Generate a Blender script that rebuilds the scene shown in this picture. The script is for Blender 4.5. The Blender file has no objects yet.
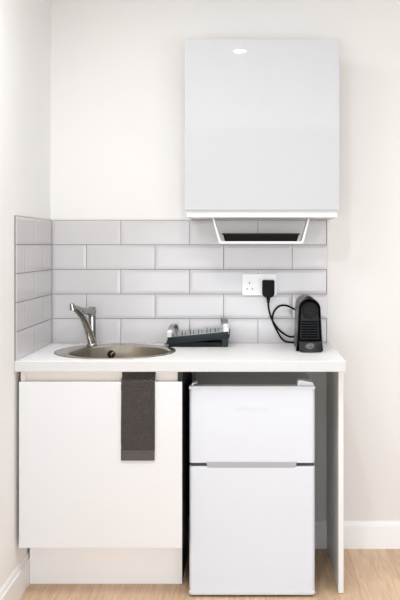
import bpy, bmesh, math, random
from mathutils import Vector, Matrix
random.seed(7)
PI = math.pi
scene = bpy.context.scene
COL = scene.collection

# ------------------------------------------------------------------ materials
def lin(c):
    return tuple(((v / 255) / 12.92 if v / 255 <= .04045 else ((v / 255 + .055) / 1.055) ** 2.4) for v in c)

def mat(name, rgb, rough=.5, metal=0.0, var=.03, scale=6.0, bump=0.0, bscale=60.0, spec=.5, coat=0.0, stretch=None):
    m = bpy.data.materials.new(name); m.use_nodes = True
    nt = m.node_tree; N = nt.nodes; L = nt.links
    b = N['Principled BSDF']
    tc = N.new('ShaderNodeTexCoord'); mp = N.new('ShaderNodeMapping')
    L.new(tc.outputs['Object'], mp.inputs['Vector'])
    if stretch: mp.inputs['Scale'].default_value = stretch
    nz = N.new('ShaderNodeTexNoise'); nz.inputs['Scale'].default_value = scale; nz.inputs['Detail'].default_value = 4
    L.new(mp.outputs['Vector'], nz.inputs['Vector'])
    cr = N.new('ShaderNodeValToRGB')
    c = lin(rgb)
    cr.color_ramp.elements[0].position = .3; cr.color_ramp.elements[1].position = .7
    cr.color_ramp.elements[0].color = tuple(v * (1 - var) for v in c) + (1,)
    cr.color_ramp.elements[1].color = tuple(min(1, v * (1 + var)) for v in c) + (1,)
    L.new(nz.outputs['Fac'], cr.inputs['Fac']); L.new(cr.outputs['Color'], b.inputs['Base Color'])
    b.inputs['Roughness'].default_value = rough; b.inputs['Metallic'].default_value = metal
    b.inputs['Specular IOR Level'].default_value = spec
    b.inputs['Coat Weight'].default_value = coat; b.inputs['Coat Roughness'].default_value = .05
    if bump:
        n2 = N.new('ShaderNodeTexNoise'); n2.inputs['Scale'].default_value = bscale
        L.new(mp.outputs['Vector'], n2.inputs['Vector'])
        bp = N.new('ShaderNodeBump'); bp.inputs['Strength'].default_value = bump; bp.inputs['Distance'].default_value = .002
        L.new(n2.outputs['Fac'], bp.inputs['Height']); L.new(bp.outputs['Normal'], b.inputs['Normal'])
    return m

M = {}
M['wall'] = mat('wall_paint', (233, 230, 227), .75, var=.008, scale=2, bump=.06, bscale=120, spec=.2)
M['wall_left'] = mat('wall_paint_lightened', (248, 247, 245), .75, var=.008, scale=2, bump=.06, bscale=120, spec=.2)  # same paint made whiter, adding light to the dimmer left wall by colour
M['ceiling'] = mat('ceiling_paint', (243, 242, 241), .8, var=.008, scale=2)
M['skirting'] = mat('skirting_satin', (249, 248, 247), .4, var=.008, scale=3)
M['tile'] = mat('glazed_tile', (202, 198, 198), .2, var=.02, scale=3.5, spec=.5)
M['grout'] = mat('grout', (132, 128, 126), .9, var=.05, scale=40)
M['worktop'] = mat('worktop_laminate', (248, 248, 247), .4, var=.012, scale=9, bump=.02, bscale=300)
M['edge'] = mat('worktop_front_shaded', (208, 207, 206), .4, var=.012, scale=9)  # same laminate darkened, so the front face carries its shade as colour
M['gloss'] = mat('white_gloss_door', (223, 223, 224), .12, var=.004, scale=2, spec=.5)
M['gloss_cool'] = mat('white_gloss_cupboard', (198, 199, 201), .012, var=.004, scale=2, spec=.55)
M['cream'] = mat('cream_carcass', (238, 230, 221), .5, var=.01, scale=5)
M['plinth'] = mat('plinth_white', (252, 252, 252), .35, var=.01, scale=4)
M['panel'] = mat('panel_white', (226, 225, 224), .4, var=.01, scale=4)
M['gapshade'] = mat('gap_shade', (34, 32, 28), .6, var=.1, scale=8)  # near-black colour stands in for the shade in the gap beside the fridge
M['fridge'] = mat('fridge_enamel', (214, 217, 224), .3, var=.004, scale=2)
M['fridgebody'] = mat('fridge_body', (190, 187, 180), .22, var=.02, scale=4)
M['fgrey'] = mat('handle_grey', (165, 166, 170), .4, var=.02, scale=10)
M['fdark'] = mat('seal_dark', (70, 70, 70), .7, var=.05, scale=10)
M['logo'] = mat('logo_grey', (203, 204, 208), .35, var=.01, scale=10)
M['steel'] = mat('brushed_steel', (196, 190, 180), .22, 1.0, var=.05, scale=8, bump=.03, bscale=80, stretch=(1, 1, 12))
M['steelbowl'] = mat('brushed_bowl_steel', (176, 166, 150), .3, 1.0, var=.08, scale=8, bump=.04, bscale=90, stretch=(6, 6, .6))
M['chrome'] = mat('chrome', (165, 163, 160), .1, 1.0, var=.02, scale=10)
M['chromed'] = mat('chrome_dark', (120, 118, 115), .15, 1.0, var=.02, scale=10)
M['slate'] = mat('slate_plastic', (32, 42, 45), .4, var=.06, scale=20, spec=.25)
M['slated'] = mat('slate_base', (18, 22, 23), .5, var=.06, scale=20, spec=.2)
M['satin'] = mat('satin_metal', (178, 178, 177), .4, 1.0, var=.04, scale=20)
M['black'] = mat('black_plastic', (9, 9, 10), .4, var=.1, scale=30, spec=.08)
M['blackgl'] = mat('black_gloss', (8, 8, 9), .2, var=.1, scale=20, spec=.10)
M['blackm'] = mat('black_matt', (22, 23, 24), .5, var=.08, scale=30, spec=.15)
M['shell'] = mat('graphite_shell', (58, 58, 59), .3, var=.06, scale=14, spec=.35)
M['tray_front'] = mat('graphite_front', (42, 41, 40), .3, var=.05, scale=14, spec=.3)
M['rib'] = mat('black_rib', (10, 10, 11), .75, var=.1, scale=30, spec=.06)
M['silver'] = mat('silver_print', (112, 112, 112), .6, .0, var=.02, scale=20)
M['tray_black'] = mat('black_enamel', (14, 14, 13), .4, var=.1, scale=20, spec=.2)
M['rackwhite'] = mat('rack_white', (218, 218, 217), .35, var=.01, scale=8)
M['socket'] = mat('socket_white', (241, 240, 238), .3, var=.006, scale=8)
M['hole'] = mat('socket_hole', (95, 88, 84), .8, var=.05, scale=30)
M['void'] = mat('dark_hole', (12, 11, 10), .8, var=.05, scale=30)
M['hem'] = mat('towel_hem', (84, 79, 77), .95, var=.06, scale=120, bump=.3, bscale=400)

def towel_mat():
    m = mat('towel_waffle', (72, 66, 63), .95, var=.12, scale=90)
    nt = m.node_tree; N = nt.nodes; L = nt.links; b = N['Principled BSDF']
    tc = N.new('ShaderNodeTexCoord'); mp = N.new('ShaderNodeMapping')
    mp.inputs['Rotation'].default_value = (0, math.radians(45), 0)
    L.new(tc.outputs['Object'], mp.inputs['Vector'])
    hs = []
    for d in ('X', 'Z'):
        w = N.new('ShaderNodeTexWave'); w.bands_direction = d; w.inputs['Scale'].default_value = 45; w.inputs['Distortion'].default_value = .6
        L.new(mp.outputs['Vector'], w.inputs['Vector']); hs.append(w)
    ad = N.new('ShaderNodeMath'); ad.operation = 'MULTIPLY'
    L.new(hs[0].outputs['Fac'], ad.inputs[0]); L.new(hs[1].outputs['Fac'], ad.inputs[1])
    bp = N.new('ShaderNodeBump'); bp.inputs['Strength'].default_value = .9; bp.inputs['Distance'].default_value = .004
    L.new(ad.outputs[0], bp.inputs['Height']); L.new(bp.outputs['Normal'], b.inputs['Normal'])
    return m
M['towel'] = towel_mat()

def floor_mat():
    m = bpy.data.materials.new('oak_planks'); m.use_nodes = True
    nt = m.node_tree; N = nt.nodes; L = nt.links; b = N['Principled BSDF']
    tc = N.new('ShaderNodeTexCoord')
    mp = N.new('ShaderNodeMapping'); mp.inputs['Rotation'].default_value = (0, 0, math.radians(90)); mp.inputs['Location'].default_value = (.12, .07, 0)
    L.new(tc.outputs['Object'], mp.inputs['Vector'])
    br = N.new('ShaderNodeTexBrick')
    br.inputs['Scale'].default_value = 1; br.inputs['Brick Width'].default_value = 1.1; br.inputs['Row Height'].default_value = .17
    br.inputs['Mortar Size'].default_value = .0012; br.inputs['Mortar Smooth'].default_value = .2; br.offset = .37
    br.inputs['Color1'].default_value = lin((232, 201, 168)) + (1,)
    br.inputs['Color2'].default_value = lin((221, 188, 154)) + (1,)
    br.inputs['Mortar'].default_value = lin((196, 162, 132)) + (1,)
    L.new(mp.outputs['Vector'], br.inputs['Vector'])
    mp2 = N.new('ShaderNodeMapping'); mp2.inputs['Scale'].default_value = (3, 45, 3)
    L.new(mp.outputs['Vector'], mp2.inputs['Vector'])
    nz = N.new('ShaderNodeTexNoise'); nz.inputs['Scale'].default_value = 1.6; nz.inputs['Detail'].default_value = 6; nz.inputs['Distortion'].default_value = 1.2
    L.new(mp2.outputs['Vector'], nz.inputs['Vector'])
    cr = N.new('ShaderNodeValToRGB')
    cr.color_ramp.elements[0].color = (.80, .77, .74, 1); cr.color_ramp.elements[1].color = (1.05, 1.05, 1.05, 1)
    cr.color_ramp.elements[0].position = .3; cr.color_ramp.elements[1].position = .65
    L.new(nz.outputs['Fac'], cr.inputs['Fac'])
    mx = N.new('ShaderNodeMix'); mx.data_type = 'RGBA'; mx.blend_type = 'MULTIPLY'; mx.inputs['Factor'].default_value = 1
    L.new(br.outputs['Color'], mx.inputs['A']); L.new(cr.outputs['Color'], mx.inputs['B'])
    L.new(mx.outputs['Result'], b.inputs['Base Color'])
    b.inputs['Roughness'].default_value = .42; b.inputs['Specular IOR Level'].default_value = .4
    return m
M['floor'] = floor_mat()

def emis(name, col, s):
    m = bpy.data.materials.new(name); m.use_nodes = True
    b = m.node_tree.nodes['Principled BSDF']
    b.inputs['Emission Color'].default_value = col + (1,); b.inputs['Emission Strength'].default_value = s
    return m
M['lens'] = emis('lit_lens', (1, .97, .92), 14)

# ------------------------------------------------------------------ helpers
CAM = Vector((0, -3.83, 1.345)); F = 861.0; PX, PY = 248.0, 245.3
def yy(s): return -3.83 * (1 - 1 / s)          # depth whose image scale is s times the back wall's
def X(px, s): return (px - PX) / (225 * s)
def Z(py, s): return CAM.z + (PY - py) / (225 * s)

def root_loc(o):
    v = Vector((0, 0, 0))
    while o is not None:
        v += o.location; o = o.parent
    return v

def obj(name, bm, m, parent=None, smooth=True, bevel=0, seg=2):
    me = bpy.data.meshes.new(name)
    bmesh.ops.recalc_face_normals(bm, faces=bm.faces)
    off = root_loc(parent)
    if off.length: bmesh.ops.translate(bm, verts=bm.verts, vec=-off)
    bm.to_mesh(me); bm.free()
    me.materials.append(m)
    o = bpy.data.objects.new(name, me); COL.objects.link(o)
    if parent: o.parent = parent
    if bevel:
        bv = o.modifiers.new('b', 'BEVEL'); bv.width = bevel; bv.segments = seg; bv.limit_method = 'ANGLE'; bv.angle_limit = math.radians(40)
    if smooth:
        for p in me.polygons: p.use_smooth = True
        es = o.modifiers.new('w', 'WEIGHTED_NORMAL') if bevel else None
        if not bevel:
            bm2 = bmesh.new(); bm2.from_mesh(me)
            for e in bm2.edges:
                if len(e.link_faces) == 2 and e.calc_face_angle(0) > math.radians(35): e.smooth = False
            bm2.to_mesh(me); bm2.free()
    return o

def tag(o, label, cat, group=None):
    o['label'] = label; o['category'] = cat
    if group: o['group'] = group
    return o
def struct(o): o['kind'] = 'structure'; return o
def thing(name, label, cat, loc):
    o = bpy.data.objects.new(name, None); COL.objects.link(o); o.location = loc; o.empty_display_size = .05
    return tag(o, label, cat)

def nb(): return bmesh.new()
def box(bm, x0, x1, y0, y1, z0, z1):
    vs = [bm.verts.new((x, y, z)) for x in (x0, x1) for y in (y0, y1) for z in (z0, z1)]
    for f in ((0, 1, 3, 2), (4, 6, 7, 5), (0, 4, 5, 1), (2, 3, 7, 6), (0, 2, 6, 4), (1, 5, 7, 3)):
        bm.faces.new([vs[i] for i in f])
    return vs
def bx(*a): bm = nb(); box(bm, *a); return bm
def rings(bm, loops, cap0=False, cap1=False, closed=True):
    rv = [[bm.verts.new(p) for p in lp] for lp in loops]
    n = len(rv[0])
    for a, b in zip(rv, rv[1:]):
        for i in range(n if closed else n - 1):
            j = (i + 1) % n
            bm.faces.new((a[i], a[j], b[j], b[i]))
    if cap0: bm.faces.new(rv[0])
    if cap1: bm.faces.new(rv[-1])
    return rv
def circ(cx, cy, r, z, n=64): return [(cx + r * math.cos(2 * PI * i / n), cy + r * math.sin(2 * PI * i / n), z) for i in range(n)]
def catmull(pts, k=8):
    P = [Vector(p) for p in pts]; P = [2 * P[0] - P[1]] + P + [2 * P[-1] - P[-2]]; out = []
    for i in range(1, len(P) - 2):
        for j in range(k):
            t = j / k
            out.append(.5 * ((2 * P[i]) + (-P[i-1] + P[i+1]) * t + (2*P[i-1] - 5*P[i] + 4*P[i+1] - P[i+2]) * t*t + (-P[i-1] + 3*P[i] - 3*P[i+1] + P[i+2]) * t**3))
    out.append(P[-2]); return out
def tube(bm, pts, r, n=12, flat=1.0, up=None):
    """sweep an ellipse along pts; r a number or a list; flat squashes the second axis"""
    pts = [Vector(p) for p in pts]; R = r if isinstance(r, (list, tuple)) else [r] * len(pts)
    loops = []; prev = Vector(up) if up else None
    for i, p in enumerate(pts):
        t = (pts[min(i + 1, len(pts) - 1)] - pts[max(i - 1, 0)]).normalized()
        if prev is None: prev = Vector((0, 0, 1)) if abs(t.z) < .9 else Vector((1, 0, 0))
        u = (prev - t * prev.dot(t)).normalized(); v = t.cross(u); prev = u
        loops.append([p + (u * math.cos(2*PI*k/n) * flat + v * math.sin(2*PI*k/n)) * R[i] for k in range(n)])
    rings(bm, loops, True, True)
def cyl(bm, p0, p1, r, n=24, r1=None):
    p0 = Vector(p0); p1 = Vector(p1); d = (p1 - p0).normalized()
    u = d.orthogonal().normalized(); v = d.cross(u); r1 = r if r1 is None else r1
    rings(bm, [[p + (u*math.cos(2*PI*k/n) + v*math.sin(2*PI*k/n)) * q for k in range(n)] for p, q in ((p0, r), (p1, r1))], True, True)
def prism(bm, prof, y0, y1):     # profile of (x, z) extruded along y
    rings(bm, [[(x, y0, z) for x, z in prof], [(x, y1, z) for x, z in prof]], True, True)
def rrect(x0, x1, z0, z1, r, n=6):
    out = []
    for cx, cz, a in ((x1 - r, z1 - r, 0), (x0 + r, z1 - r, 90), (x0 + r, z0 + r, 180), (x1 - r, z0 + r, 270)):
        for k in range(n + 1):
            t = math.radians(a + 90 * k / n); out.append((cx + r * math.cos(t), cz + r * math.sin(t)))
    return out

# ------------------------------------------------------------------ room shell
WL = -.879
struct(obj('floor', bx(WL - .1, 2.6, -5.2, .1, -.05, 0), M['floor'], smooth=False))
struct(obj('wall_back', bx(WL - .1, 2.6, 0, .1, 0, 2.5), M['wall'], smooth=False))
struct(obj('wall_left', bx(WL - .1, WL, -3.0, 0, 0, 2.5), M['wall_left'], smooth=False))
struct(obj('ceiling', bx(WL - .1, 2.6, -5.2, .1, 2.5, 2.58), M['ceiling'], smooth=False))

def skirt_profile(d=.011, h=.12):
    return [(0, 0), (d, 0), (d, h - .024), (d - .005, h - .021), (d - .005, h - .006), (d - .008, h), (0, h)]
bm = nb(); pf = skirt_profile(.014)
rings(bm, [[(x, -q, z) for q, z in pf] for x in (.3686, 2.6)], True, True)
bmX = nb(); rings(bmX, [[(x, -q, z) for q, z in pf] for x in (-.245, .3486)], True, True)
bm_ = nb(); pl_ = skirt_profile(.011, .122)
me_tmp = bpy.data.meshes.new('t'); bmX.to_mesh(me_tmp); bmX.free(); bm.from_mesh(me_tmp)
struct(obj('baseboard_back', bm, M['skirting'], bevel=0))
rings(bm_, [[(WL + q, y, z) for q, z in pl_] for y in (-3.0, -.01)], True, True)
struct(obj('baseboard_left', bm_, M['skirting']))

# ------------------------------------------------------------------ bevelled metro tiles
TL, TH, G = .3045, .1093, .0026
Z0 = .910
def one_tile(bm, put, u0, u1, z0, z1, d0, d1, bv=.013):
    """put(u, depth, z) -> point; raised centre, sloping margin"""
    w = min(bv, (u1 - u0) * .3)
    lo = [(u0, z0), (u1, z0), (u1, z1), (u0, z1)]
    mi = [(u0 + w, z0 + w), (u1 - w, z0 + w), (u1 - w, z1 - w), (u0 + w, z1 - w)]
    rings(bm, [[put(u, d0, z) for u, z in lo], [put(u, d1 - .0013, z) for u, z in lo], [put(u, d1, z) for u, z in mi]], False, True)
def tiles(name, put, umax, trim):
    bm = nb(); 
    for r in range(5):
        z0 = Z0 + r * TH + G / 2; z1 = Z0 + (r + 1) * TH - G / 2
        # top row is row 5 -> starts with a whole tile; alternate rows start with a half
        u = 0 if r % 2 == 0 else -TL / 2
        while u < umax - .004:
            a = max(u, 0) + G / 2; b = min(u + TL, umax) - G / 2
            if b - a > .01: one_tile(bm, put, a, b, z0, z1, .004, .0095)
            u += TL
    return obj(name, bm, M['tile'], smooth=False)
xt0 = WL + .0095
putb = lambda u, d, z: (xt0 + u, -d, z)
putl = lambda u, d, z: (WL + d, -.0095 - u, z)
UB = X(327.4, 1.002) - xt0; ULf = .593 - .0095
t1 = struct(tiles('trim_1', putb, UB, 0)); t2 = struct(tiles('trim_2', putl, ULf, 0))
struct(obj('trim_3', bx(xt0, xt0 + UB - .001, -.0055, -.0005, Z0, Z0 + 5 * TH + .001), M['grout'], smooth=False))
struct(obj('trim_4', bx(WL + .0005, WL + .0055, -.0095 - ULf + .001, 0, Z0, Z0 + 5 * TH + .001), M['grout'], smooth=False))

# ------------------------------------------------------------------ worktop with the sink cut-out
SX, SY, SR = -.543, -.302, .247
bm = nb()
xa, xb, ya, yb = -.877, .3687, -.6006, 0
outer = [bm.verts.new(p) for p in ((xa, ya, .91), (xb, ya, .91), (xb, yb, .91), (xa, yb, .91))]
inner = [bm.verts.new(p) for p in circ(SX, SY, SR - .012, .91, 48)]
ed = [bm.edges.new((l[i], l[(i + 1) % len(l)])) for l in (outer, inner) for i in range(len(l))]
bmesh.ops.triangle_fill(bm, edges=ed, use_beauty=True)
inn = Vector((SX, SY, .91))
kill = [f for f in bm.faces if (f.calc_center_median() - inn).length < SR - .02 and all((v.co - inn).length < SR for v in f.verts)]
if kill: bmesh.ops.delete(bm, geom=kill, context='FACES_ONLY')
ex = bmesh.ops.extrude_face_region(bm, geom=list(bm.faces))
bmesh.ops.translate(bm, verts=[v for v in ex['geom'] if isinstance(v, bmesh.types.BMVert)], vec=(0, 0, -.04))
wt = obj('worktop', bm, M['worktop'], smooth=False, bevel=.0025)
wt.data.materials.append(M['edge'])
for p in wt.data.polygons:
    if p.normal.y < -.9 and p.center.y < -.59: p.material_index = 1  # front face takes the painted-in shade
tag(wt, 'white laminate kitchen worktop spanning the sink cabinet and the fridge', 'worktop')

tag(obj('end_panel', bx(.3486, .3686, -.511, -.0005, .003, .870), M['panel'], smooth=False, bevel=.0015), 'tall narrow white support panel standing on the floor right of the fridge', 'panel')

# ------------------------------------------------------------------ base cabinet
bc = thing('base_cabinet', 'white gloss handleless base cabinet under the sink', 'cabinet', (-.556, -.29, 0))
cx0, cx1 = -.862, -.2486
obj('side_panel', bx(cx0, cx0 + .018, -.564, -.02, .2, .869), M['cream'], bc, False)
sp = obj('side_panel', bx(cx1 - .018, cx1, -.564, -.02, .2, .869), M['gapshade'], bc, False); sp['label'] = 'cabinet side facing the fridge, coloured dark as the shade in the gap'
obj('bottom_panel', bx(cx0 + .018, cx1 - .018, -.56, -.02, .2, .218), M['cream'], bc, False)
obj('front_rail', bx(cx0 + .007, cx1, -.556, -.540, .79, .869), M['cream'], bc, False)
obj('door', bx(-.864, cx1, -.584, -.566, .203, .830), M['gloss'], bc, True, .0018)
bm = nb(); box(bm, -.867, -.262, -.410, -.395, .0005, .2); pl = obj('plinth', bm, M['plinth'], bc, False)
obj('plinth_return', bx(-.277, -.262, -.3948, -.03, .0005, .2), M['gapshade'], pl, False)  # return panel, also coloured dark for the shade in the gap

# ------------------------------------------------------------------ sink
sk = thing('kitchen_sink', 'round stainless steel sink set into the white worktop', 'sink', (SX, SY, .91))
BX, BY, BR = SX + .020, SY - .018, .203
bm = nb()
rg = [circ(SX, SY, SR, .9105), circ(SX, SY, SR - .001, .9135), circ(SX, SY, SR - .006, .9148),
      circ(SX + .003, SY - .003, SR - .014, .9130), circ(BX, BY, BR + .006, .9122), circ(BX, BY, BR, .9085)]
rings(bm, rg)
rim = obj('rim', bm, M['steel'], sk)
bm = nb()
lps = [circ(BX, BY, BR, .9085), circ(BX, BY, BR - .004, .89), circ(BX, BY, BR - .012, .80)]
for k in range(1, 7):
    a = PI / 2 * k / 6
    lps.append(circ(BX, BY, BR - .012 - .045 * (1 - math.cos(a)), .80 - .045 * math.sin(a)))
lps += [circ(BX, BY, .05, .752), circ(BX, BY, .045, .748)]
rings(bm, lps, False, True)
obj('bowl', bm, M['steelbowl'], sk)
bm = nb(); cyl(bm, (BX, BY, .7485), (BX, BY, .752), .036, 32); dr = obj('drain', bm, M['chrome'], sk)
# overflow on the back of the bowl
oa = math.radians(109); onrm = Vector((-math.cos(oa), -math.sin(oa), 0))
oc = Vector((BX + (BR - .0055) * math.cos(oa), BY + (BR - .0055) * math.sin(oa), .877))
bm = nb(); cyl(bm, oc - onrm * .004, oc + onrm * .002, .0175, 28); ov = obj('overflow', bm, M['chromed'], sk)
bm = nb(); cyl(bm, oc, oc + onrm * .0026, .0145, 24); oh = obj('overflow_hole', bm, M['void'], ov)
bm = nb(); tg = Vector((-onrm.y, onrm.x, 0))
tube(bm, [oc + onrm*.004 + tg*.009 + Vector((0,0,.010)), oc + onrm*.004 - tg*.001 + Vector((0,0,.001)), oc + onrm*.004 + tg*.001 - Vector((0,0,.012))], .0038, 8)
obj('overflow_bar', bm, M['chrome'], ov)

# ------------------------------------------------------------------ mixer tap
TX, TY = X(92.0, 1.03), -.112
tp = thing('mixer_tap', 'chrome single-lever mixer tap on the back left of the sink rim', 'tap', (TX, TY, .912))
bm = nb()
prof = [(.0235, .9128), (.0235, .9165), (.0215, .919), (.0180, .935), (.0168, .99), (.0162, 1.037)]
rings(bm, [circ(TX, TY, r, z, 32) for r, z in prof], True, True)
obj('body', bm, M['chrome'], tp)
bm = nb()
prof = [(.0150, 1.0375), (.0165, 1.039), (.0165, 1.0405), (.0158, 1.042), (.0158, 1.074), (.0145, 1.0785), (.010, 1.080)]
rings(bm, [circ(TX, TY, r, z, 32) for r, z in prof], True, True)
obj('lever_cap', bm, M['chrome'], tp)
# spout: leaves the lower front of the body, sweeps forward, left and up
def pp(px, py, s): return Vector((X(px, s), yy(s), Z(py, s)))
sp_pts = catmull([pp(91.5, 342, 1.0315), pp(89.0, 333, 1.038), pp(86.0, 324.5, 1.048), pp(82.0, 316.8, 1.060), pp(77.3, 311.0, 1.071), pp(72.5, 306.8, 1.082)], 8)
n = len(sp_pts); rad = [.0185 + (.0115 - .0185) * i / (n - 1) for i in range(n)]
bm = nb(); tube(bm, sp_pts, rad, 20); obj('spout', bm, M['chrome'], tp)
e = sp_pts[-1]
bm = nb(); cyl(bm, e + Vector((.001, 0, -.012)), e + Vector((-.003, -.004, .014)), .0125, 24, .0085); noz = obj('outlet', bm, M['chrome'], tp)
# lever bridging cap and spout
lv = catmull([pp(92.5, 311.8, 1.031), pp(88, 311.5, 1.042), pp(82, 310.2, 1.058), pp(75.0, 307.4, 1.074)], 6)
bm = nb(); tube(bm, lv, [.0175 - .0085 * i / (len(lv) - 1) for i in range(len(lv))], 16, 1.05, (0, 0, 1)); obj('lever', bm, M['chrome'], tp)

# ------------------------------------------------------------------ tea towel
def cloth():
    bm = nb(); x0, x1 = X(120.6, 1.186), X(154.4, 1.186)
    path = [(-.5885, .572), (-.5890, .60), (-.5895, .70), (-.5890, .80), (-.5880, .826), (-.5860, .8335), (-.580, .8375), (-.570, .842), (-.5630, .852), (-.5600, .868)]
    path = [(p.x, p.y) for p in catmull([(a, b, 0) for a, b in path], 4)]
    nx = 18; front = []; back = []
    for y, z in path:
        fr = []; bk = []
        for i in range(nx + 1):
            t = i / nx; w = .0012 * math.sin(t * 9 + 1) * min(1, max(0, (.84 - z) / .1)) * -.6
            edge = .0006 * math.sin(z * 260) if i == 0 else 0
            x = x0 + (x1 - x0) * t + edge
            fr.append((x, y - .0016 + w, z)); bk.append((x, y + .0016 + min(w, 0) * 0, z))
        front.append(fr + bk[::-1])
    rings(bm, front, True, True)
    return bm, x0, x1
bm, tx0, tx1 = cloth()
tw = tag(obj('tea_towel', bm, M['towel']), 'dark grey waffle tea towel hanging over the white cabinet door', 'towel')
bm = nb()
prism(bm, rrect(tx0 - .0005, tx1 - .001, .535, .5735, .002, 3), -.5915, -.5865)
obj('hem', bm, M['hem'], tw)

# ------------------------------------------------------------------ fridge freezer
S = 1.165
fx0, fx1, fy = X(189.2, S), X(315.0, S), yy(S)
fr = thing('fridge_freezer', 'white two-door undercounter fridge freezer beneath the worktop', 'fridge', ((fx0 + fx1) / 2, -.3, 0))
zt = Z(386.2, S); z1 = Z(463.2, S); z2 = Z(466.6, S); h1 = Z(462.0, S); h2 = Z(467.8, S); zb = Z(595.3, S)
obj('cabinet_body', bx(fx0 + .004, fx1 - .004, fy + .046, -.07, .012, zt - .004), M['fridgebody'], fr, True, .006)
def door_bm(z0, z1):
    bm = nb(); pf = []
    r = .012
    # horizontal section with a softly rounded front, extruded upward
    for cx, sgn in ((fx0, 1), (fx1, -1)):
        pass
    sec = [(fx0, fy + .042)]
    sec += [(fx0 + r - r * math.cos(a), fy + r - r * math.sin(a)) for a in [PI/2 * k / 5 for k in range(6)]]
    sec += [(fx1 - r + r * math.sin(a), fy + r - r * math.cos(a)) for a in [PI/2 * k / 5 for k in range(6)]]
    sec += [(fx1, fy + .042)]
    rings(bm, [[(x, y, z) for x, y in sec] for z in (z0, z1)], True, True)
    return bm
fd = obj('freezer_door', door_bm(z1, zt), M['fridge'], fr, True, .0022)
ld = obj('fridge_door', door_bm(zb, z2), M['fridge'], fr, True, .0022)
for zz, dd in ((zt - .010, fd), (zb + .013, ld)):
    bm = nb(); box(bm, fx0 - .0012, fx1 + .0012, fy - .0012, fy + .03, zz - .006 if dd is ld else zz - .002, zz + .001 if dd is ld else zz + .009)
    obj('door_trim', bm, M['fridge'], dd, True, .002)
bm = nb()
hx0, hx1 = X(206, S), X(297, S)
prism(bm, [(hx0, h1), (hx0 + .004, h2 + .003), (hx0 + .012, h2), (hx1 - .012, h2), (hx1 - .004, h2 + .003), (hx1, h1)], fy - .0015, fy + .03)
obj('handle', bm, M['fgrey'], fd, False, .0015)
obj('door_seal', bx(fx0 + .003, fx1 - .003, fy + .012, fy + .045, z2 - .002, z1 + .002), M['fdark'], fr, False)
for s_, a, b in ((0, X(191, S), X(197, S)), (1, X(297.5, S), X(314, S))):
    bm = nb()
    if s_: pf = [(a, zt - .001), (a + .002, zt + .018), (a + .012, zt + .021), (b - .004, zt + .012), (b, zt + .004), (b, zt - .001)]
    else: pf = [(a, zt - .001), (a + .004, zt + .010), (b, zt + .012), (b, zt + .009), (a + .009, zt + .006), (a + .008, zt - .001)]
    prism(bm, pf, fy + .012, fy + .07)
    obj('hinge_cover', bm, M['fridge'], fr, True, .0015)
for px in (fx0 + .04, fx1 - .04):
    for py in (fy + .08, -.12):
        bm = nb(); cyl(bm, (px, py, .0003), (px, py, .014), .018, 20); obj('foot', bm, M['fdark'], fr)
# maker's name in pale grey raised letters
cu = bpy.data.curves.new('txt', 'FONT'); cu.body = 'COOKOLOGY'; cu.size = .0185; cu.extrude = .0003; cu.align_x = 'CENTER'; cu.space_character = 1.12
to = bpy.data.objects.new('txt', cu); COL.objects.link(to)
bpy.context.view_layer.update()
me = bpy.data.meshes.new_from_object(to.evaluated_get(bpy.context.evaluated_depsgraph_get()))
bpy.data.objects.remove(to)
bm = nb(); bm.from_mesh(me)
bm.transform(Matrix.Translation((X(251.5, S), fy - .0004, Z(411.0, S))) @ Matrix.Rotation(PI / 2, 4, 'X'))
obj('brand_lettering', bm, M['logo'], fd, False)

# ------------------------------------------------------------------ wall cupboard
wx0, wx1, wz0, wz1 = -.260, .3748, 1.4905, 2.190
wc = thing('wall_cupboard', 'white gloss handleless wall cupboard mounted above the tiles', 'cupboard', (.0574, -.15, wz0))
bm = nb(); box(bm, wx0 + .001, wx1 - .001, -.28, 0, wz0 + .003, wz1 - .001); obj('carcass', bm, M['gloss'], wc, False, .001)
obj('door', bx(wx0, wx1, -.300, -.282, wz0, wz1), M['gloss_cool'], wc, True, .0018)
obj('pelmet', bx(X(186.4, 1.08), X(337.4, 1.08), -.284, -.0005, 1.4595, 1.4925), M['rackwhite'], wc, True, .0015)

# hanging rack: one folded sheet, open front and back
zt_, zb_ = 1.4592, 1.352
a0, a1, b0, b1 = X(213.6, 1.075), X(308.4, 1.075), X(220.4, 1.075), X(302.2, 1.075)
out_, in_ = [], []
def sheet(l, r, bl, br, zb, rr):
    pts = [(l, zt_)]
    for k in range(6):
        t = k / 5; p = Vector((l + (bl - l) * .93, zt_ + (zb - zt_) * .93)); q = Vector((bl, zb)); w = Vector((bl + rr, zb))
        pts.append(tuple((1-t)**2 * p + 2*t*(1-t) * q + t*t * w))
    for k in range(6):
        t = k / 5; p = Vector((br - rr, zb)); q = Vector((br, zb)); w = Vector((r + (br - r) * .93, zt_ + (zb - zt_) * .93))
        pts.append(tuple((1-t)**2 * p + 2*t*(1-t) * q + t*t * w))
    return pts + [(r, zt_)]
T = .0065
o_ = sheet(a0 - .006, a1 + .006, b0 - .005, b1 + .005, zb_, .010); i_ = sheet(a0, a1, b0 + .003, b1 - .003, zb_ + T + .003, .007)
bm = nb()
rings(bm, [[(x, -.267, z) for x, z in o_], [(x, -.267, z) for x, z in i_], [(x, -.17, z) for x, z in i_], [(x, -.17, z) for x, z in o_], [(x, -.267, z) for x, z in o_]], closed=False)
bmesh.ops.remove_doubles(bm, verts=bm.verts, dist=1e-5)
tag(obj('hanging_rack', bm, M['rackwhite']), 'white folded metal rack hanging beneath the wall cupboard', 'rack')
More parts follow.
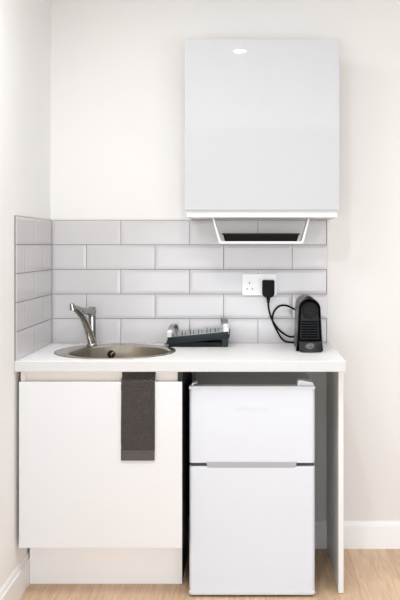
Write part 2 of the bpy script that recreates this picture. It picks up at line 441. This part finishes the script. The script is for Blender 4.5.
# black tray in the rack
bm = nb()
tz0, tz1 = zb_ + T + .0032, Z(233.2, 1.073)
def rr_(x0, x1, y0, y1, z, r=.012): return [(x, y, z) for x, y in rrect(x0, x1, y0, y1, r)]
tx_0, tx_1 = X(221.8, 1.072), X(300.2, 1.072)
rings(bm, [rr_(tx_0 + .016, tx_1 - .016, -.238, -.19, tz0 + .003), rr_(tx_0 + .008, tx_1 - .008, -.25, -.182, tz1 - .006), rr_(tx_0 + .007, tx_1 - .007, -.252, -.18, tz1),
           rr_(tx_0, tx_1, -.259, -.173, tz1), rr_(tx_0, tx_1, -.259, -.173, tz1 - .005), rr_(tx_0 + .005, tx_1 - .005, -.253, -.179, tz1 - .007), rr_(tx_0 + .012, tx_1 - .012, -.243, -.187, tz0), ], True, True)
tag(obj('oven_tray', bm, M['tray_black']), 'shallow black tray with a rim lying in the white hanging rack', 'tray')

# ------------------------------------------------------------------ double wall socket and plug
ys = -.0095
so = thing('wall_socket', 'white double wall socket with a switch on the grey tiles', 'socket', (X(259.3, 1.003), ys, Z(284.7, 1.003)))
bm = nb(); sx0, sx1, sz0, sz1 = X(242.2, 1.004), X(276.6, 1.004), Z(295.4, 1.004), Z(274.0, 1.004)
prism(bm, rrect(sx0, sx1, sz0, sz1, .004), ys - .0095, ys)
obj('plate', bm, M['socket'], so, True, .0012)
for px, py, w, h in ((249.5, 283.0, .0042, .0085), (247.0, 288.9, .0060, .0042), (252.4, 288.9, .0042, .0070)):
    bm = nb(); c = (X(px, 1.004), Z(py, 1.004)); box(bm, c[0] - w/2, c[0] + w/2, ys - .0102, ys - .008, c[1] - h/2, c[1] + h/2)
    obj('pin_hole', bm, M['hole'], so, False)
for px in (258.0,):
    bm = nb(); c = (X(px, 1.004), Z(280.2, 1.004)); prism(bm, rrect(c[0] - .0075, c[0] + .0075, c[1] - .010, c[1] + .010, .002), ys - .0125, ys - .008)
    obj('switch', bm, M['socket'], so, True, .001)

pg = thing('power_plug', 'black three-pin plug with a looping cord in the right half of the socket', 'plug', (X(268.5, 1.01), ys - .0096, Z(288, 1.01)))
bm = nb()
cxp = X(268.4, 1.012); zpt, zpb = Z(280.2, 1.012), Z(297.2, 1.012); hw = .0270
prof = [(-hw + .003, zpt), (hw - .003, zpt), (hw, zpt - .004), (hw, zpb + .014), (hw * .78, zpb + .002), (hw * .3, zpb - .003), (-hw * .3, zpb - .003), (-hw * .78, zpb + .002), (-hw, zpb + .014), (-hw, zpt - .004)]
prism(bm, [(cxp + a, b) for a, b in prof], ys - .038, ys - .0097)
obj('plug_body', bm, M['black'], pg, True, .004, 3)
bm = nb(); tube(bm, [(cxp, ys - .024, zpb + .004), (cxp, ys - .025, zpb - .010), (cxp, ys - .026, zpb - .026)], [.0095, .0080, .0055], 14)
obj('strain_relief', bm, M['black'], pg)
cs = [(268.4, 301), (268.6, 307), (270.0, 314), (273.0, 321.5), (277.8, 328.6), (284.0, 334.0), (290.5, 336.9), (296.0, 335.6)]
C1 = [Vector((X(a, 1.0135 - .0006 * i), yy(1.0135 - .0006 * i), Z(b, 1.0135 - .0006 * i))) for i, (a, b) in enumerate(cs)]
back = [Vector((.228, -.034, .965)), Vector((.240, -.033, 1.00)), Vector((.232, -.034, 1.045))]
cs2 = [(296.8, 310.8), (292.5, 308.3), (287.0, 305.8), (281.0, 305.6), (276.0, 308.8), (273.0, 314.5), (272.6, 320.5), (275.2, 327.2), (278.6, 333.5), (281.6, 338.6), (286.0, 341.6), (291.5, 342.5), (297.0, 342.5)]
C2 = [Vector((X(a, 1.009), yy(1.009) - .006 * math.sin(i / 12 * PI), Z(b, 1.009))) for i, (a, b) in enumerate(cs2)]
bm = nb(); tube(bm, catmull(C1 + back + C2, 7), .0041, 10)
obj('cord', bm, M['black'], pg)

# ------------------------------------------------------------------ coffee machine
kx = .2535
km = thing('coffee_machine', 'black capsule coffee machine at the right end of the worktop', 'coffee machine', (kx, -.2, .9105))
kb = .9105
def arch(hb, hs, zs, zt, n=14, dx=0, z0=kb):
    """arch outline: half width hb at the base, hs at the shoulder height zs, crown at zt"""
    L_ = []
    for k in range(6):
        t = k / 5; L_.append((kx + dx - (hb + (hs - hb) * (t ** .7)), z0 + (zs - z0) * t))
    for k in range(1, n):
        a = PI - PI * k / n; L_.append((kx + dx + hs * math.cos(a), zs + (zt - zs) * math.sin(a) ** .92))
    for k in range(6):
        t = 1 - k / 5; L_.append((kx + dx + (hb + (hs - hb) * (t ** .7)), z0 + (zs - z0) * t))
    return L_
# rear shell
bm = nb()
A = [arch(.046, .038, 1.084, 1.120, dx=-.005), arch(.049, .042, 1.084, 1.130, dx=-.005), arch(.050, .044, 1.084, 1.131, dx=-.003), arch(.050, .044, 1.082, 1.127)]
rings(bm, [[(x, y, z) for x, z in a] for a, y in zip(A, (-.054, -.062, -.16, -.262))], True, True)
obj('rear_shell', bm, M['shell'], km)
# glossy lid strip over the top
bm = nb()
lid = [(kx - .001 + .030 * math.cos(a), 1.086 + .0455 * math.sin(a)) for a in [math.radians(150 - 120 * k / 10) for k in range(11)]]
lo2 = [(x, z - .006) for x, z in lid[::-1]]
prism(bm, [(x, z + .002) for x, z in lid] + lo2, -.245, -.075); obj('lever_lid', bm, M['blackgl'], km)
# front arch
bm = nb()
A = [arch(.0545, .0450, 1.079, 1.126), arch(.0560, .0460, 1.079, 1.127), arch(.0560, .0460, 1.079, 1.126), arch(.0530, .0430, 1.079, 1.121)]
I = arch(.043, .0355, 1.078, 1.112, z0=kb)
rings(bm, [[(x, y, z) for x, z in a] for a, y in zip(A, (-.240, -.246, -.290, -.2965))] + [[(x, -.290, z) for x, z in I]], True, True)
obj('front_shell', bm, M['blackgl'], km)
bm = nb()
hz = Z(310.8, 1.086)
def disc(r, y): return [(kx + .001 + r * math.cos(2*PI*k/40), y, hz + r * math.sin(2*PI*k/40)) for k in range(40)]
rings(bm, [disc(.0335, -.288), disc(.0335, -.301), disc(.0315, -.304), disc(.0295, -.303)], True, True)
obj('head_disc', bm, M['blackm'], km)
for k in range(7):
    z = .965 + k * .0105
    bm = nb(); box(bm, kx - .0345, kx + .0345, -.2985, -.288, z, z + .0055); obj('grille_rib', bm, M['rib'], km, True, .0015)
# drip tray with a bowed front
bm = nb()
def bow(z, y, w, d): 
    pts = [(kx + .001 + w * (t / 8), y - d * (1 - (t / 8) ** 2), z) for t in range(-8, 9)]
    return pts + [(kx + .001 + w, -.262, z), (kx + .001 - w, -.262, z)]
rings(bm, [bow(.9106, -.334, .0430, .012), bow(.9135, -.336, .0445, .0125), bow(.950, -.332, .0455, .011), bow(.9535, -.328, .0440, .011)], True, True)
dt = obj('drip_tray', bm, M['tray_front'], km)
bm = nb(); box(bm, kx - .036, kx + .038, -.328, -.300, .9532, .9555); obj('drip_grid', bm, M['black'], dt, True, .001)
# folded-hexagon monogram on the front, pale grey
ec = Vector((X(309.9, 1.1), 0, Z(346.2, 1.1)))
def emblem():
    bm = nb()
    def fy_(x): return -.336 - .0125 * (1 - ((x - kx - .001) / .0445) ** 2) - .0004
    def stroke(pts, w):
        P = catmull([(ec.x + a * .0165, 0, ec.z + b * .0100) for a, b in pts], 6)
        P = [Vector((p.x, fy_(p.x), p.z)) for p in P]
        tube(bm, P, w, 8, .35, (0, 1, 0))
    stroke([(-.55, -.75), (-1.0, -.25), (-.6, .45), (-.05, .95), (.35, .55), (.0, -.1), (-.2, -.6), (.2, -.95), (.6, -.45)], .00195)
    stroke([(.55, .75), (1.0, .25), (.75, -.5), (.35, -.9)], .00195)
    stroke([(-.7, -.15), (-.35, .45), (-.02, .5), (-.35, -.2), (-.45, -.8), (-.1, -1.0)], .0018)
    stroke([(.3, .95), (.75, .7), (.55, .1), (.35, -.25)], .0018)
    return bm
obj('emblem', emblem(), M['silver'], dt)

# ------------------------------------------------------------------ dish rack, tilted toward the sink
rx0, rx1 = X(166.4, 1.043), X(229.6, 1.043); ry0, ry1 = -.160, -.035
dr_ = thing('dish_rack', 'compact slate dish drainer with metal end loops, right of the sink', 'dish rack', ((rx0 + rx1) / 2, -.1, .9105))
slope = (Z(331.4, 1.043) - Z(337.6, 1.043)) / (rx1 - rx0)
def zl(x, z): return z + slope * (x - rx0)
ztop = Z(337.6, 1.043); zlow = .921
bm = nb()
def trayloop(ix, iy, z):
    return [(x, y, zl(x, z)) for x, y in rrect(rx0 + ix, rx1 - ix, ry0 + iy, ry1 - iy, .010, 4)]
rings(bm, [trayloop(.004, .004, zlow), trayloop(0, 0, zlow + .006), trayloop(0, 0, ztop), trayloop(.005, .005, ztop), trayloop(.006, .006, zlow + .01)], True, True)
obj('drip_tray', bm, M['slate'], dr_)
bm = nb(); box(bm, rx0 + .008, rx1 - .008, ry0 + .008, ry1 - .01, .9106, .930); obj('base', bm, M['slated'], dr_, True, .003)  # recessed base, coloured darker to carry the shadow under the tray
for fy_ in (ry0 + .012, ry1 - .014):
    bm = nb(); x = rx1 - .020; prism(bm, rrect(x - .012, x + .012, .9106, zl(x, zlow) + .006, .002, 3), fy_ - .009, fy_ + .009); obj('foot', bm, M['slate'], dr_, True, .002)
# drain lip reaching to the sink
bm = nb(); rings(bm, [[(rx0 + .030, y, z) for y, z in ((-.135, .922), (-.085, .922), (-.085, .928), (-.135, .928))],
                      [(rx0 - .012, y, z) for y, z in ((-.128, .9165), (-.092, .9165), (-.092, .920), (-.128, .920))]], True, True)
obj('drain_lip', bm, M['slated'], dr_, True, .001)
# bright metal insert with two rows of pegs
bm = nb()
def insl(i, z): return [(x, y, zl(x, z)) for x, y in rrect(rx0 + .006 + i, rx1 - .006 - i, ry0 + .006 + i, ry1 - .006 - i, .008, 4)]
rings(bm, [insl(.002, ztop - .004), insl(.002, ztop + .0015), insl(.010, ztop + .0015), insl(.012, ztop - .014)], False, True)
ins = obj('metal_insert', bm, M['satin'], dr_)
for row, y in enumerate((ry0 + .034, ry1 - .030)):
    for k in range(6):
        x = rx0 + .042 + k * .036 + row * .018
        if x > rx1 - .03: continue
        bm = nb(); tube(bm, [(x, y, zl(x, ztop - .016)), (x, y, zl(x, ztop + .006)), (x, y, zl(x, ztop + (.014 if (k + row) % 2 else .018)))], [.0022, .0014, .0010], 8)
        obj('peg', bm, M['slated'], dr_)
# end loops: broad metal bands arching front to back
def loop(xc, w, z_low, zh, bend, skew):
    bm = nb(); cyc = (ry0 + ry1) / 2; h = (ry1 - ry0) / 2 - .004
    path = [(-h, z_low)] + [(-h + 0, z_low + (zh - .035 - z_low) * .6)]
    arc = [(-h * math.cos(PI * k / 14), zh - .035 + .035 * math.sin(PI * k / 14)) for k in range(15)]
    path += arc + [(h, z_low + (zh - .035 - z_low) * .6), (h, z_low)]
    def ring(y, z, th):
        xo = bend * (z - z_low)
        return xo
    lp = []
    for i, (y, z) in enumerate(path):
        a = Vector(path[max(i-1, 0)]); b = Vector(path[min(i+1, len(path)-1)]); t = (b - a).normalized(); nrm = Vector((-t.y, t.x)) * .0022
        xo = xc + bend * (z - z_low) + skew * (y + h)
        lp.append([(xo - w/2, cyc + y + nrm.x, z + nrm.y), (xo + w/2, cyc + y + nrm.x, z + nrm.y), (xo + w/2, cyc + y - nrm.x, z - nrm.y), (xo - w/2, cyc + y - nrm.x, z - nrm.y)])
    rings(bm, lp, True, True)
    return bm
obj('end_loop', loop(rx0 + .0115, .019, zl(rx0, ztop) - .012, Z(325.0, 1.03), .05, .17), M['satin'], dr_, True)
obj('end_loop', loop(rx1 - .014, .022, zl(rx1, ztop) - .012, Z(318.4, 1.03), -.05, -.12), M['satin'], dr_, True)

# ------------------------------------------------------------------ ceiling downlight (mirrored in the cupboard door)
dl = thing('ceiling_downlight', 'round recessed ceiling spotlight mirrored in the wall cupboard door', 'light', (-.047, -1.86, 2.5))
bm = nb(); rings(bm, [circ(-.047, -1.86, r, z, 40) for r, z in ((.047, 2.4999), (.047, 2.497), (.040, 2.494), (.036, 2.4965), (.036, 2.4999))]); obj('ring', bm, M['rackwhite'], dl)
bm = nb(); cyl(bm, (-.047, -1.86, 2.4999), (-.047, -1.86, 2.4975), .036, 32); obj('lens', bm, M['lens'], dl)

# ------------------------------------------------------------------ light, world, camera
def area(name, loc, target, sx, sy, power, col):
    l = bpy.data.lights.new(name, 'AREA'); l.shape = 'RECTANGLE'; l.size = sx; l.size_y = sy; l.energy = power; l.color = col
    o = bpy.data.objects.new(name, l); COL.objects.link(o); o.location = loc
    o.rotation_euler = (Vector(target) - Vector(loc)).to_track_quat('-Z', 'Y').to_euler()
    return o
area('front_fill', (0, -6.2, .78), (-.3, 0, .7), 6.4, 1.5, 225, (.88, .94, 1))  # unseen fill added behind the camera, kept low to lift the lower fronts
def downlight(x, y, p, d):
    l = bpy.data.lights.new('downlight_or_fill', 'AREA'); l.shape = 'DISK'; l.size = d; l.energy = p; l.color = (.93, .965, 1)
    o = bpy.data.objects.new('downlight_or_fill', l); COL.objects.link(o); o.location = (x, y, 2.4945)
for x, y, p in ((-.047, -1.86, 12), (-.6, -1.45, 14), (1.15, -1.6, 12)): downlight(x, y, p, .06 if x == -.047 else .55)  # first is the mirrored spotlight; the two wide ones are unseen added fill
w = bpy.data.worlds.new('World'); scene.world = w; w.use_nodes = True
bg = w.node_tree.nodes['Background']; bg.inputs['Color'].default_value = (.91, .955, 1, 1); bg.inputs['Strength'].default_value = .50

cam = bpy.data.cameras.new('Camera'); co = bpy.data.objects.new('Camera', cam); COL.objects.link(co)
co.location = CAM; co.rotation_euler = (PI / 2, 0, 0)
cam.sensor_width = 36; cam.lens = F / 600 * 36; cam.shift_x = -48 / 600; cam.shift_y = -54.7 / 600; cam.clip_start = .05
scene.camera = co
scene.view_settings.view_transform = 'Standard'; scene.view_settings.look = 'None'
scene.view_settings.exposure = -0.30
